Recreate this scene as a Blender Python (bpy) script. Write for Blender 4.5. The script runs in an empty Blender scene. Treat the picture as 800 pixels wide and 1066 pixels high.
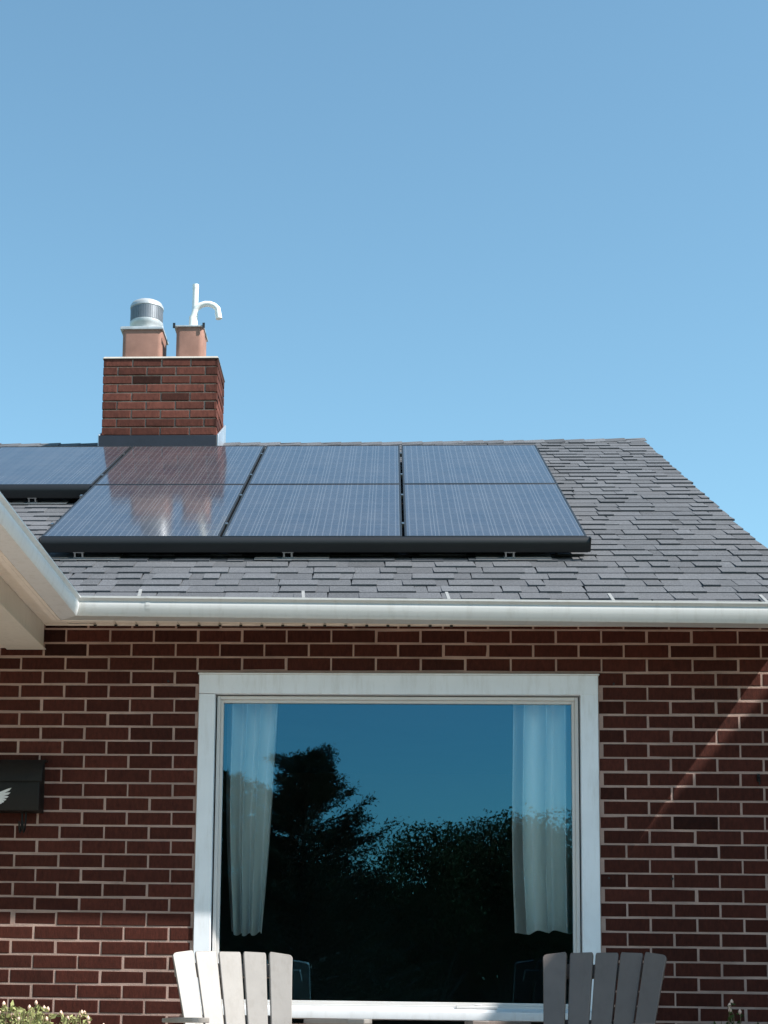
import bpy, bmesh, math, random
from mathutils import Vector, Matrix
R = math.radians
random.seed(7)
scene = bpy.context.scene
COL = scene.collection

# ------------------------------------------------------------------ helpers
class MB:
    """collects geometry for ONE mesh object"""
    def __init__(s):
        s.v = []; s.f = []; s.t = []          # verts, faces, per-face tone
    def quad(s, a, b, c, d, tone=1.0):
        n = len(s.v); s.v += [tuple(a), tuple(b), tuple(c), tuple(d)]
        s.f.append((n, n+1, n+2, n+3)); s.t.append(tone)
    def poly(s, pts, tone=1.0):
        n = len(s.v); s.v += [tuple(p) for p in pts]
        s.f.append(tuple(range(n, n+len(pts)))); s.t.append(tone)
    def hull8(s, p, tone=1.0):
        n = len(s.v); s.v += [tuple(q) for q in p]
        for f in ((0,3,2,1),(4,5,6,7),(0,1,5,4),(1,2,6,5),(2,3,7,6),(3,0,4,7)):
            s.f.append(tuple(n+i for i in f)); s.t.append(tone)
    def box(s, x0, x1, y0, y1, z0, z1, tone=1.0):
        s.hull8([(x0,y0,z0),(x1,y0,z0),(x1,y1,z0),(x0,y1,z0),
                 (x0,y0,z1),(x1,y0,z1),(x1,y1,z1),(x0,y1,z1)], tone)
    def tube(s, pts, r, seg=12, cap=True, tone=1.0):
        pts = [Vector(p) for p in pts]; rs = r if isinstance(r, (list, tuple)) else [r]*len(pts)
        n0 = len(s.v); up = None
        for i, p in enumerate(pts):
            d = (pts[min(i+1, len(pts)-1)] - pts[max(i-1, 0)]).normalized()
            if up is None:
                up = d.orthogonal().normalized()
            up = (up - d*up.dot(d)).normalized(); w = d.cross(up)
            for k in range(seg):
                a = 2*math.pi*k/seg
                s.v.append(tuple(p + (up*math.cos(a) + w*math.sin(a))*rs[i]))
        for i in range(len(pts)-1):
            for k in range(seg):
                a = n0+i*seg+k; b = n0+i*seg+(k+1) % seg
                s.f.append((a, b, b+seg, a+seg)); s.t.append(tone)
        if cap:
            s.f.append(tuple(n0+k for k in reversed(range(seg)))); s.t.append(tone)
            s.f.append(tuple(n0+(len(pts)-1)*seg+k for k in range(seg))); s.t.append(tone)
    def lathe(s, prof, c, seg=32, tone=1.0):
        n0 = len(s.v)
        for (r, z) in prof:
            for k in range(seg):
                a = 2*math.pi*k/seg
                s.v.append((c[0]+r*math.cos(a), c[1]+r*math.sin(a), c[2]+z))
        for i in range(len(prof)-1):
            for k in range(seg):
                a = n0+i*seg+k; b = n0+i*seg+(k+1) % seg
                s.f.append((a, b, b+seg, a+seg)); s.t.append(tone)
    def extrude(s, prof, axis, a0, a1, closed=True, tone=1.0, f0=None, f1=None):
        """prof: list of (u,v); axis 'x': (a,u,v) ; axis 'y': (u,a,v); f0/f1 give end offset for mitres"""
        n0 = len(s.v); m = len(prof)
        for e, a in ((0, a0), (1, a1)):
            for (u, v) in prof:
                aa = a + ((f0(u) if e == 0 and f0 else 0) + (f1(u) if e == 1 and f1 else 0))
                s.v.append((aa, u, v) if axis == 'x' else (u, aa, v))
        for i in range(m if closed else m-1):
            j = (i+1) % m
            s.f.append((n0+i, n0+j, n0+m+j, n0+m+i)); s.t.append(tone)
        if closed:
            s.f.append(tuple(n0+i for i in reversed(range(m)))); s.t.append(tone)
            s.f.append(tuple(n0+m+i for i in range(m))); s.t.append(tone)
    def build(s, name, mat, parent=None, bevel=0, smooth=False, seg=2, recalc=True):
        me = bpy.data.meshes.new(name)
        me.from_pydata(s.v, [], s.f)
        at = me.attributes.new('tone', 'FLOAT', 'FACE')
        at.data.foreach_set('value', s.t)
        if recalc:
            bm = bmesh.new(); bm.from_mesh(me)
            bmesh.ops.recalc_face_normals(bm, faces=bm.faces)
            bm.to_mesh(me); bm.free()
        me.materials.append(mat)
        if smooth:
            me.shade_smooth()
            try: me.set_sharp_from_angle(angle=R(40))
            except Exception: pass
        o = bpy.data.objects.new(name, me); COL.objects.link(o)
        if parent: o.parent = parent
        if bevel:
            b = o.modifiers.new('bevel', 'BEVEL'); b.width = bevel; b.segments = seg; b.limit_method = 'ANGLE'
            b.angle_limit = R(35); b.harden_normals = False
            me.shade_smooth(); me.set_sharp_from_angle(angle=R(50))
        return o

def tag(o, label=None, cat=None, group=None, kind=None):
    if label: o['label'] = label
    if cat: o['category'] = cat
    if group: o['group'] = group
    if kind: o['kind'] = kind
    return o
def empty(name, loc, label=None, cat=None, rz=0, group=None):
    o = bpy.data.objects.new(name, None); COL.objects.link(o)
    o.location = loc; o.rotation_euler = (0, 0, rz); o.empty_display_size = .1
    return tag(o, label, cat, group)
def copy_tree(o, parent=None):
    c = o.copy(); COL.objects.link(c)
    if parent: c.parent = parent
    for ch in [k for k in o.children]:
        copy_tree(ch, c)
    return c

# ------------------------------------------------------------------ materials
def newmat(name):
    m = bpy.data.materials.new(name); m.use_nodes = True
    nt = m.node_tree; nt.nodes.clear()
    out = nt.nodes.new('ShaderNodeOutputMaterial')
    b = nt.nodes.new('ShaderNodeBsdfPrincipled')
    nt.links.new(b.outputs[0], out.inputs[0])
    return m, nt, b, out
def N(nt, t, **kw):
    n = nt.nodes.new(t)
    for k, v in kw.items(): setattr(n, k, v)
    return n
def noise(nt, scale, detail=4, rough=.6, vec=None, coord='Object', stretch=None):
    tc = N(nt, 'ShaderNodeTexCoord'); src = tc.outputs[coord]
    if stretch:
        mp = N(nt, 'ShaderNodeMapping'); mp.inputs['Scale'].default_value = stretch
        nt.links.new(src, mp.inputs['Vector']); src = mp.outputs[0]
    n = N(nt, 'ShaderNodeTexNoise'); n.inputs['Scale'].default_value = scale
    n.inputs['Detail'].default_value = detail; n.inputs['Roughness'].default_value = rough
    nt.links.new(src, n.inputs['Vector']); return n
def ramp(nt, src, stops):
    r = N(nt, 'ShaderNodeValToRGB'); el = r.color_ramp.elements
    while len(el) < len(stops): el.new(.5)
    for e, (p, c) in zip(el, stops):
        e.position = p; e.color = (*c, 1) if len(c) == 3 else c
    nt.links.new(src, r.inputs[0]); return r
def mixc(nt, fac, a, b, mode='MIX'):
    m = N(nt, 'ShaderNodeMix', data_type='RGBA', blend_type=mode)
    for sock, val in ((m.inputs[0], fac), (m.inputs[6], a), (m.inputs[7], b)):
        if hasattr(val, 'is_linked') or hasattr(val, 'links'): nt.links.new(val, sock)
        elif isinstance(val, (int, float)): sock.default_value = val
        else: sock.default_value = (*val, 1)
    return m.outputs[2]
def bump(nt, b, src, strength=.3, dist=.002):
    bp = N(nt, 'ShaderNodeBump'); bp.inputs['Strength'].default_value = strength
    bp.inputs['Distance'].default_value = dist
    nt.links.new(src, bp.inputs['Height']); nt.links.new(bp.outputs[0], b.inputs['Normal'])
def tonemul(nt, colsock):
    a = N(nt, 'ShaderNodeAttribute', attribute_name='tone')
    g = N(nt, 'ShaderNodeCombineColor')
    for i in range(3): nt.links.new(a.outputs['Fac'], g.inputs[i])
    return mixc(nt, 1.0, colsock, g.outputs[0], 'MULTIPLY')

def simple(name, col, rough=.5, nscale=6, var=.12, bstr=.1, bdist=.001, metal=0, bscale=60, spec=.5):
    m, nt, b, out = newmat(name)
    n = noise(nt, nscale, 5)
    lo = tuple(c*(1-var) for c in col); hi = tuple(min(1, c*(1+var)) for c in col)
    r = ramp(nt, n.outputs['Fac'], [(.3, lo), (.7, hi)])
    cc = r.outputs[0]
    if name in ('gutter', 'casing', 'white_metal', 'beam', 'soffit', 'sill_paint', 'resin', 'resin_shaded', 'pvc', 'galvanised'):
        st = noise(nt, 9, 6, .7, stretch=(3, 3, .5)); sp = noise(nt, 70, 4, .8)
        cc = mixc(nt, ramp(nt, st.outputs['Fac'], [(.50, (0,0,0)), (.78, (.42,.42,.42))]).outputs[0], cc, tuple(q*w_ for q, w_ in zip(col, (.62, .58, .52))))
        cc = mixc(nt, ramp(nt, sp.outputs['Fac'], [(.66, (0,0,0)), (.74, (.35,.35,.35))]).outputs[0], cc, tuple(q*.5 for q in col))
    nt.links.new(tonemul(nt, cc), b.inputs['Base Color'])
    b.inputs['Roughness'].default_value = rough; b.inputs['Metallic'].default_value = metal
    b.inputs['Specular IOR Level'].default_value = spec
    if bstr: bump(nt, b, noise(nt, bscale, 3).outputs['Fac'], bstr, bdist)
    return m

def brick_mat(name, cdark, clight, soot=0):
    m, nt, b, out = newmat(name)
    big = noise(nt, 2.2, 3); med = noise(nt, 30, 5, .65, stretch=(2.2, 2.2, .9)); fine = noise(nt, 260, 4, .7, stretch=(1, 1, .25))
    r = ramp(nt, med.outputs['Fac'], [(.3, cdark), (.72, clight)])
    c = mixc(nt, ramp(nt, fine.outputs['Fac'], [(.58, (0,0,0)), (.8, (.55,.55,.55))]).outputs[0], r.outputs[0],
             tuple(x*.45 for x in cdark))
    c = mixc(nt, ramp(nt, big.outputs['Fac'], [(.35, (0,0,0)), (.75, (.35,.35,.35))]).outputs[0], c,
             tuple(x*1.2 for x in clight))
    # mortar smear / efflorescence specks
    sp = noise(nt, 55, 6, .75)
    c = mixc(nt, ramp(nt, sp.outputs['Fac'], [(.69, (0,0,0)), (.78, (.35,.35,.35))]).outputs[0], c, (.36,.29,.25))
    nt.links.new(tonemul(nt, c), b.inputs['Base Color'])
    b.inputs['Roughness'].default_value = .82
    b.inputs['Specular IOR Level'].default_value = .14
    bump(nt, b, fine.outputs['Fac'], .7, .003)
    return m
M = {}
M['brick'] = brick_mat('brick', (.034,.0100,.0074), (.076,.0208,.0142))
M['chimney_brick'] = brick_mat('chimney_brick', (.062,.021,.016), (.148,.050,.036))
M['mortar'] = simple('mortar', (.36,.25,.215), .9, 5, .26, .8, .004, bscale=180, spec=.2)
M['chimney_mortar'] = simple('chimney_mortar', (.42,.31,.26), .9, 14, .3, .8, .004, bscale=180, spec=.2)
M['white_metal'] = simple('white_metal', (.74,.755,.77), .38, 1.4, .05, .05, .0008, bscale=25)
M['gutter'] = simple('gutter', (.50,.50,.49), .34, 1.0, .06, .08, .001, bscale=12)
M['soffit'] = simple('soffit', (.86,.78,.70), .5, 2.5, .05, .05, .0008, bscale=25)
M['beam'] = simple('beam', (.76,.72,.65), .45, 1.5, .06, .06, .001, bscale=20)
M['casing'] = simple('casing', (.76,.79,.84), .4, 3, .05, .05, .0006, bscale=40)
M['vinyl'] = simple('vinyl', (.60,.575,.56), .45, 3, .04, .04, .0006, bscale=40)
M['sill'] = simple('sill_paint', (.58,.59,.61), .45, 4, .07, .05, .0006, bscale=40)
M['dark'] = simple('dark_gap', (.02,.02,.02), .8, 8, .1, 0)
M['black_metal'] = simple('black_metal', (.012,.014,.017), .45, 8, .2, .1, .0006, bscale=80)
M['skirt'] = simple('skirt', (.0055,.006,.0075), .5, 4, .15, .06, .0006, bscale=60)
M['hanger'] = simple('hanger', (.27,.27,.265), .5, 20, .15, .1)
M['silver'] = simple('silver', (.42,.42,.41), .32, 20, .15, .1, .0005, 1.0, bscale=80)
M['galv'] = simple('galvanised', (.48,.50,.52), .42, 9, .18, .15, .001, .35, bscale=50)
M['louvre'] = simple('louvre', (.20,.21,.23), .4, 9, .18, .15, .001, .5, bscale=50)
M['flash_sheet'] = simple('flash_sheet', (.22,.22,.22), .55, 9, .2, .1, .001)
M['flash'] = simple('flashing', (.012,.014,.024), .5, 6, .2, .1, .001)
M['flash_light'] = simple('flashing_light', (.36,.40,.45), .4, 6, .2, .1, .001, .4)
M['clay'] = simple('clay', (.30,.165,.13), .8, 5, .22, .5, .002, bscale=120, spec=.2)
M['cement'] = simple('cement', (.42,.38,.34), .9, 12, .15, .6, .004, bscale=70, spec=.2)
M['pvc'] = simple('pvc', (.82,.82,.80), .35, 8, .04, .05, .0005)
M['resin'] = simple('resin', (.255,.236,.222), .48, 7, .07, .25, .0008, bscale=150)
M['resin_shaded'] = simple('resin_shaded', (.132,.104,.094), .5, 7, .07, .25, .0008, bscale=150)  # darker copy of the resin: the right chair's shade is put into the colour
M['mailbox'] = simple('mailbox', (.008,.008,.008), .5, 10, .2, .15, .0006, bscale=120, spec=.25)
M['emblem'] = simple('emblem', (.62,.62,.62), .35, 30, .1, .1, .0005)
M['concrete'] = simple('concrete', (.48,.40,.33), .85, 1.5, .15, .5, .002, bscale=60)
M['interior'] = simple('interior', (.16,.145,.125), .9, 1, .08, 0)
M['interior_pale'] = simple('interior_pale', (.62,.62,.60), .8, 1, .04, 0)
M['bark'] = simple('bark', (.13,.10,.08), .9, 6, .3, .9, .02, bscale=14)
M['stem'] = simple('stem', (.16,.12,.07), .8, 20, .3, .2)
M['siding'] = simple('siding', (.55,.52,.47), .6, 1, .05, .05)
M['bud'] = simple('bud', (.72,.50,.40), .6, 40, .2, 0)

def shingle_mat():
    m, nt, b, out = newmat('shingle')
    gr = noise(nt, 150, 5, .85); md = noise(nt, 16, 5, .7); bg = noise(nt, 1.1, 3)
    r = ramp(nt, gr.outputs['Fac'], [(.32, (.026,.027,.031)), (.52, (.086,.091,.102)), (.72, (.24,.248,.262))])
    c = mixc(nt, ramp(nt, md.outputs['Fac'], [(.35, (0,0,0)), (.7, (.45,.45,.45))]).outputs[0], r.outputs[0], (.10,.104,.118))
    c = mixc(nt, ramp(nt, bg.outputs['Fac'], [(.4, (0,0,0)), (.7, (.3,.3,.3))]).outputs[0], c, (.155,.155,.165))
    nt.links.new(tonemul(nt, c), b.inputs['Base Color'])
    b.inputs['Roughness'].default_value = .88; b.inputs['Specular IOR Level'].default_value = .35
    bump(nt, b, gr.outputs['Fac'], .6, .003)
    return m
M['shingle'] = shingle_mat()

def cell_mat():
    """dark silicon under glass, silver busbars every 39 mm, cell gaps every 156 mm (object space)"""
    m, nt, b, out = newmat('solar_cells')
    tc = N(nt, 'ShaderNodeTexCoord'); sp = N(nt, 'ShaderNodeSeparateXYZ'); nt.links.new(tc.outputs['Object'], sp.inputs[0])
    def lines(sock, period, width, off=0):
        a = N(nt, 'ShaderNodeMath', operation='ADD'); nt.links.new(sock, a.inputs[0]); a.inputs[1].default_value = off
        d = N(nt, 'ShaderNodeMath', operation='PINGPONG'); nt.links.new(a.outputs[0], d.inputs[0]); d.inputs[1].default_value = period/2
        l = N(nt, 'ShaderNodeMath', operation='LESS_THAN'); nt.links.new(d.outputs[0], l.inputs[0]); l.inputs[1].default_value = width/2
        return l.outputs[0]
    bus = lines(sp.outputs[0], .0372, .0065, .004); gx = lines(sp.outputs[0], .1488, .004, -.0145); gy = lines(sp.outputs[1], .1505, .005, -.010)
    n = noise(nt, 9, 3)
    base = ramp(nt, n.outputs['Fac'], [(.3, (.010,.013,.026)), (.7, (.016,.020,.038))]).outputs[0]
    c = mixc(nt, bus, base, (.072,.077,.095))
    c = mixc(nt, gx, c, (.10,.11,.13)); c = mixc(nt, gy, c, (.06,.07,.09))
    dust = noise(nt, 3.0, 5, .7)
    c = mixc(nt, ramp(nt, dust.outputs['Fac'], [(.3, (.05,.05,.05)), (.8, (.17,.17,.17))]).outputs[0], c, (.34,.30,.28))
    nt.links.new(c, b.inputs['Base Color'])
    b.inputs['Roughness'].default_value = .5
    b.inputs['Specular IOR Level'].default_value = .2
    b.inputs['Coat Weight'].default_value = 1.0; b.inputs['Coat IOR'].default_value = 1.5
    b.inputs['Coat Roughness'].default_value = .095
    w = noise(nt, 5.0, 2, .5)
    bp = N(nt, 'ShaderNodeBump'); bp.inputs['Strength'].default_value = .25; bp.inputs['Distance'].default_value = .002
    nt.links.new(w.outputs['Fac'], bp.inputs['Height']); nt.links.new(bp.outputs[0], b.inputs['Coat Normal'])
    return m
M['cells'] = cell_mat()

def window_glass():
    m, nt, b, out = newmat('window_glass'); nt.nodes.remove(b)
    tr = N(nt, 'ShaderNodeBsdfTransparent'); tr.inputs[0].default_value = (.93,.99,.99,1)
    gl = N(nt, 'ShaderNodeBsdfGlossy'); gl.inputs['Roughness'].default_value = .004; gl.inputs[0].default_value = (.22,.67,1,1)
    fr = N(nt, 'ShaderNodeFresnel'); fr.inputs[0].default_value = 1.5
    mu = N(nt, 'ShaderNodeMath', operation='MULTIPLY'); mu.inputs[1].default_value = 4.0; mu.use_clamp = True
    nt.links.new(fr.outputs[0], mu.inputs[0])
    mx = N(nt, 'ShaderNodeMixShader'); nt.links.new(mu.outputs[0], mx.inputs[0])
    nt.links.new(tr.outputs[0], mx.inputs[1]); nt.links.new(gl.outputs[0], mx.inputs[2]); nt.links.new(mx.outputs[0], out.inputs[0])
    w = noise(nt, 1.6, 1, .4); bp = N(nt, 'ShaderNodeBump'); bp.inputs['Strength'].default_value = .05; bp.inputs['Distance'].default_value = .004
    nt.links.new(w.outputs['Fac'], bp.inputs['Height']); nt.links.new(bp.outputs[0], gl.inputs['Normal'])
    return m
M['glass'] = window_glass()

def leafy(name, lo, hi, trans=.3):
    m, nt, b, out = newmat(name)
    n = noise(nt, 3, 3)
    c = ramp(nt, n.outputs['Fac'], [(.3, lo), (.7, hi)]).outputs[0]
    c = tonemul(nt, c)
    nt.links.new(c, b.inputs['Base Color']); b.inputs['Roughness'].default_value = .75; b.inputs['Specular IOR Level'].default_value = .08
    t = N(nt, 'ShaderNodeBsdfTranslucent'); nt.links.new(c, t.inputs[0])
    mx = N(nt, 'ShaderNodeMixShader'); mx.inputs[0].default_value = trans
    nt.links.new(b.outputs[0], mx.inputs[1]); nt.links.new(t.outputs[0], mx.inputs[2]); nt.links.new(mx.outputs[0], out.inputs[0])
    return m
M['leaf_shrub'] = leafy('leaf_shrub', (.20,.24,.08), (.50,.50,.26))
M['leaf_dark'] = leafy('leaf_dark', (.035,.06,.02), (.07,.11,.035))
M['needle'] = leafy('needle', (.014,.022,.010), (.028,.040,.018), .1)
M['leaf_tree'] = leafy('leaf_tree', (.030,.040,.014), (.062,.075,.026), .15)

def curtain_mat():
    m, nt, b, out = newmat('curtain_cloth')
    n = noise(nt, 300, 2)
    c = ramp(nt, n.outputs['Fac'], [(.3, (.88,.91,.88)), (.7, (.94,.96,.93))]).outputs[0]
    nt.links.new(c, b.inputs['Base Color']); b.inputs['Roughness'].default_value = .9
    t = N(nt, 'ShaderNodeBsdfTranslucent'); nt.links.new(c, t.inputs[0])
    mx = N(nt, 'ShaderNodeMixShader'); mx.inputs[0].default_value = .02
    nt.links.new(b.outputs[0], mx.inputs[1]); nt.links.new(t.outputs[0], mx.inputs[2]); nt.links.new(mx.outputs[0], out.inputs[0])
    return m
M['curtain'] = curtain_mat()

def grass_mat():
    m, nt, b, out = newmat('lawn')
    a = noise(nt, 40, 6, .8); d = noise(nt, 1.2, 4)
    r = ramp(nt, a.outputs['Fac'], [(.3, (.035,.06,.018)), (.7, (.09,.13,.04))])
    c = mixc(nt, ramp(nt, d.outputs['Fac'], [(.4, (0,0,0)), (.7, (.5,.5,.5))]).outputs[0], r.outputs[0], (.12,.13,.06))
    nt.links.new(c, b.inputs['Base Color']); b.inputs['Roughness'].default_value = .9
    bump(nt, b, a.outputs['Fac'], 1, .03); return m
M['lawn'] = grass_mat()

# ------------------------------------------------------------------ brickwork
BL, BH, J = .2126, .0677, .0092
def brickwork(mb, mm, P, x0, x1, z0, z1, zline, xjoint, par0, holes=(), proud=.005, tone_fn=None, BH=BH, J=J, back=-.004, sd=.11):
    """bricks on a vertical face. P(u,d,z)->world, d = outward distance. zline: z of a bed joint centre,
       xjoint: u of a head joint in rows with parity par0"""
    k0 = math.floor((z0-zline)/BH)-1; k1 = math.ceil((z1-zline)/BH)+1
    for k in range(k0, k1):
        a = zline+k*BH+J/2; b = zline+(k+1)*BH-J/2
        a2, b2 = max(a, z0), min(b, z1)
        if b2-a2 < .012: continue
        off = xjoint + (0 if (k-par0) % 2 == 0 else BL/2)
        j0 = math.floor((x0-off)/BL)-1; j1 = math.ceil((x1-off)/BL)+1
        for j in range(j0, j1):
            segs = [(max(off+j*BL+J/2, x0), min(off+(j+1)*BL-J/2, x1))]
            for (hx0, hx1, hz0, hz1) in holes:
                if b2 <= hz0+.02 or a2 >= hz1-.02: continue
                ns = []
                for (s, e) in segs:
                    if e <= hx0 or s >= hx1: ns.append((s, e)); continue
                    if s < hx0: ns.append((s, hx0-.004))
                    if e > hx1: ns.append((hx1+.004, e))
                segs = ns
            for (s, e) in segs:
                if e-s < .02: continue
                rj = lambda q=.0012: random.uniform(-q, q)
                s_, e_, a_, b_ = s+rj(), e+rj(), a2+rj(.0010), b2+rj(.0010)
                d = proud+rj(.0016); tl = rj(.0008)
                t = random.gauss(1, sd)
                if random.random() < .07: t *= .72
                if tone_fn: t *= tone_fn((s+e)/2, (a+b)/2)
                i = .0022
                o4 = [P(s_, back, a_), P(e_, back, a_), P(e_, back, b_), P(s_, back, b_)]
                m4 = [P(s_, d-.0022, a_), P(e_, d-.0022, a_), P(e_, d-.0022, b_), P(s_, d-.0022, b_)]
                cj = [random.uniform(0, .0022)*(3.0 if random.random() < .05 else 1) for _ in range(8)]
                f4 = [P(s_+i+cj[0], d+tl, a_+i+cj[1]), P(e_-i-cj[2], d-tl, a_+i+cj[3]), P(e_-i-cj[4], d-tl, b_-i-cj[5]), P(s_+i+cj[6], d+tl, b_-i-cj[7])]
                n = len(mb.v); mb.v += [tuple(q) for q in o4+m4+f4]
                for (p, q) in ((0, 4), (4, 8)):
                    for c in range(4):
                        c2 = (c+1) % 4
                        mb.f.append((n+p+c, n+p+c2, n+q+c2, n+q+c)); mb.t.append(t)
                mb.f.append((n+8, n+9, n+10, n+11)); mb.t.append(t)

# ------------------------------------------------------------------ geometry constants
PI_ = .486; TN = math.tan(PI_); CS = math.cos(PI_); SN = math.sin(PI_)
def roofZ(y): return 2.912 + TN*(y-.3923)
RIDGE_Y = 4.11; RIDGE_Z = roofZ(RIDGE_Y)
EAVE_Y = -.43; EAVE_Z = roofZ(EAVE_Y)
RAKE_B, RAKE_T = 1.955, 1.862          # right roof edge at eave / ridge
ROOF_L = -5.2
WL, WR = -5.0, 1.86                    # wall ends
HB = 8.5                               # back of house
SOF = 2.495
WX0, WX1, WZ0, WZ1 = -.906, .979, .615, 2.2535   # window opening

house = empty('brick_house', (0, 0, 0), 'red brown brick house with white gutter, grey shingle roof and large picture window', 'house')

# wall ------------------------------------------------
mb = MB()
def PF(u, d, z): return (u, -d, z)
brickwork(mb, None, PF, WL, WR, 0.0, 2.56, 2.3383, -.917, 1, holes=((WX0, WX1, WZ0, WZ1),), proud=.0022,
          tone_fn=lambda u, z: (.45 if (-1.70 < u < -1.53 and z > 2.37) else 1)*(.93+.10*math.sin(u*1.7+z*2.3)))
def PR(u, d, z): return (WR+d, u, z)
brickwork(mb, None, PR, 0.03, HB, 0.0, 2.5, 2.3395, .0, 1, proud=.0045)
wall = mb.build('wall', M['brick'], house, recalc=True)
mb = MB()
for (x0, x1, z0, z1) in ((WL, WX0, -1, 2.6), (WX1, WR, -1, 2.6), (WX0, WX1, WZ1, 2.6), (WX0, WX1, -1, WZ0)):
    mb.quad((x0, 0, z0), (x1, 0, z0), (x1, 0, z1), (x0, 0, z1))
mb.quad((WR, 0, -1), (WR, HB, -1), (WR, HB, 2.6), (WR, 0, 2.6))
mb.quad((WL, 0, -1), (WL, HB, -1), (WL, HB, 2.6), (WL, 0, 2.6))
mb.quad((WL, HB, -1), (WR, HB, -1), (WR, HB, 2.6), (WL, HB, 2.6))
# reveal of the opening
mb.quad((WX0, 0, WZ0), (WX0, .12, WZ0), (WX0, .12, WZ1), (WX0, 0, WZ1)); mb.quad((WX1, 0, WZ0), (WX1, .12, WZ0), (WX1, .12, WZ1), (WX1, 0, WZ1))
mb.quad((WX0, 0, WZ1), (WX1, 0, WZ1), (WX1, .12, WZ1), (WX0, .12, WZ1)); mb.quad((WX0, 0, WZ0), (WX1, 0, WZ0), (WX1, .12, WZ0), (WX0, .12, WZ0))
mort = mb.build('mortar', M['mortar'], wall, recalc=False)
# gable end siding
mb = MB(); gx = WR+.002
mb.poly([(gx, 0, 2.5), (gx, HB, 2.5), (gx, HB, 2.56), (gx, RIDGE_Y, RIDGE_Z-.03), (gx, 0, roofZ(0)-.03)])
mb.build('gable', M['siding'], house, recalc=False); mb = MB()
mb.poly([(WL, 0, 2.5), (WL, HB, 2.5), (WL, HB, 2.56), (WL, RIDGE_Y, RIDGE_Z-.03), (WL, 0, roofZ(0)-.03)])
mb.build('gable', M['siding'], house, recalc=False)

# interior ---------------------------------------------
mb = MB()
rx0, rx1, ry0, ry1, rz0, rz1 = -2.4, 1.7, .12, 4.6, .05, 2.42
mb.quad((rx0,ry1,rz0),(rx1,ry1,rz0),(rx1,ry1,rz1),(rx0,ry1,rz1))
mb.quad((rx0,ry0,rz0),(rx0,ry1,rz0),(rx0,ry1,rz1),(rx0,ry0,rz1)); mb.quad((rx1,ry0,rz0),(rx1,ry1,rz0),(rx1,ry1,rz1),(rx1,ry0,rz1))
mb.quad((rx0,ry0,rz0),(rx1,ry0,rz0),(rx1,ry1,rz0),(rx0,ry1,rz0)); mb.quad((rx0,ry0,rz1),(rx1,ry0,rz1),(rx1,ry1,rz1),(rx0,ry1,rz1))
for (x0, x1, z0, z1) in ((rx0, WX0, rz0, rz1), (WX1, rx1, rz0, rz1), (WX0, WX1, WZ1, rz1), (WX0, WX1, rz0, WZ0)):
    mb.quad((x0, ry0, z0), (x1, ry0, z0), (x1, ry0, z1), (x0, ry0, z1))
mb.build('room', M['interior'], house, recalc=False)

# window ------------------------------------------------
mb = MB()
win = None
# casing (outer aluminium-wrapped boards), mitre-less butt joints, 3 mm proud steps
y0, y1 = -.014, .05
mb.box(WX0+.001, -.827, y0, y1, .69, 2.158); mb.box(.896, WX1-.001, y0, y1, .69, 2.162)
mb.box(WX0+.001, WX1-.001, y0-.0015, y1, 2.160, 2.2515)
win = mb.build('window', M['casing'], house, bevel=.0025)
mb = MB()   # drip cap over the casing
mb.box(WX0-.004, WX1+.004, -.026, 0.0, 2.2515, 2.2575)
mb.build('drip_cap', M['white_metal'], win, bevel=.001)
mb = MB()   # inner vinyl frame, stepped
for (a, ya, yb, wdt) in ((0, .018, .06, .016), (.0158, .030, .06, .0145)):
    xl, xr, zb, zt = -.820+a, .889-a, .690+a, 2.154-a
    mb.box(xl, xl+wdt, ya, yb, zb, zt); mb.box(xr-wdt, xr, ya, yb, zb, zt)
    mb.box(xl+wdt+.0004, xr-wdt-.0004, ya+.0007, yb, zt-wdt, zt-.0003); mb.box(xl+wdt+.0004, xr-wdt-.0004, ya+.0007, yb, zb+.0003, zb+wdt)
mb.build('frame', M['vinyl'], win, bevel=.0018)
mb = MB()
mb.quad((-.80, .048, .705), (.87, .048, .705), (.87, .048, 2.14), (-.80, .048, 2.14))
mb.build('glass_pane', M['glass'], win, recalc=False)
mb = MB()   # sill: sloped top, rounded nose
prof = [(.052, .701), (-.012, .690), (-.070, .680), (-.074, .674), (-.074, .640), (-.004, .636), (.05, .636)]
mb.extrude(prof, 'x', -.925, .998)
mb.build('sill', M['sill'], win, bevel=.002)
mb = MB()   # small label / latch plate resting on sill
mb.box(.315, .505, -.012, .014, .692, .706); mb.box(.40, .432, -.008, .012, .706, .713)
mb.build('latch', M['vinyl'], win, bevel=.003)
mb = MB()
mb.box(-.905, -.83, .052, .115, .64, 2.25); mb.box(.90, .978, .052, .115, .64, 2.25)
mb.box(-.83, .90, .052, .115, 2.156, 2.25); mb.box(-.83, .90, .052, .115, .64, .70)
mb.build('jamb', M['interior'], win)

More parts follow.
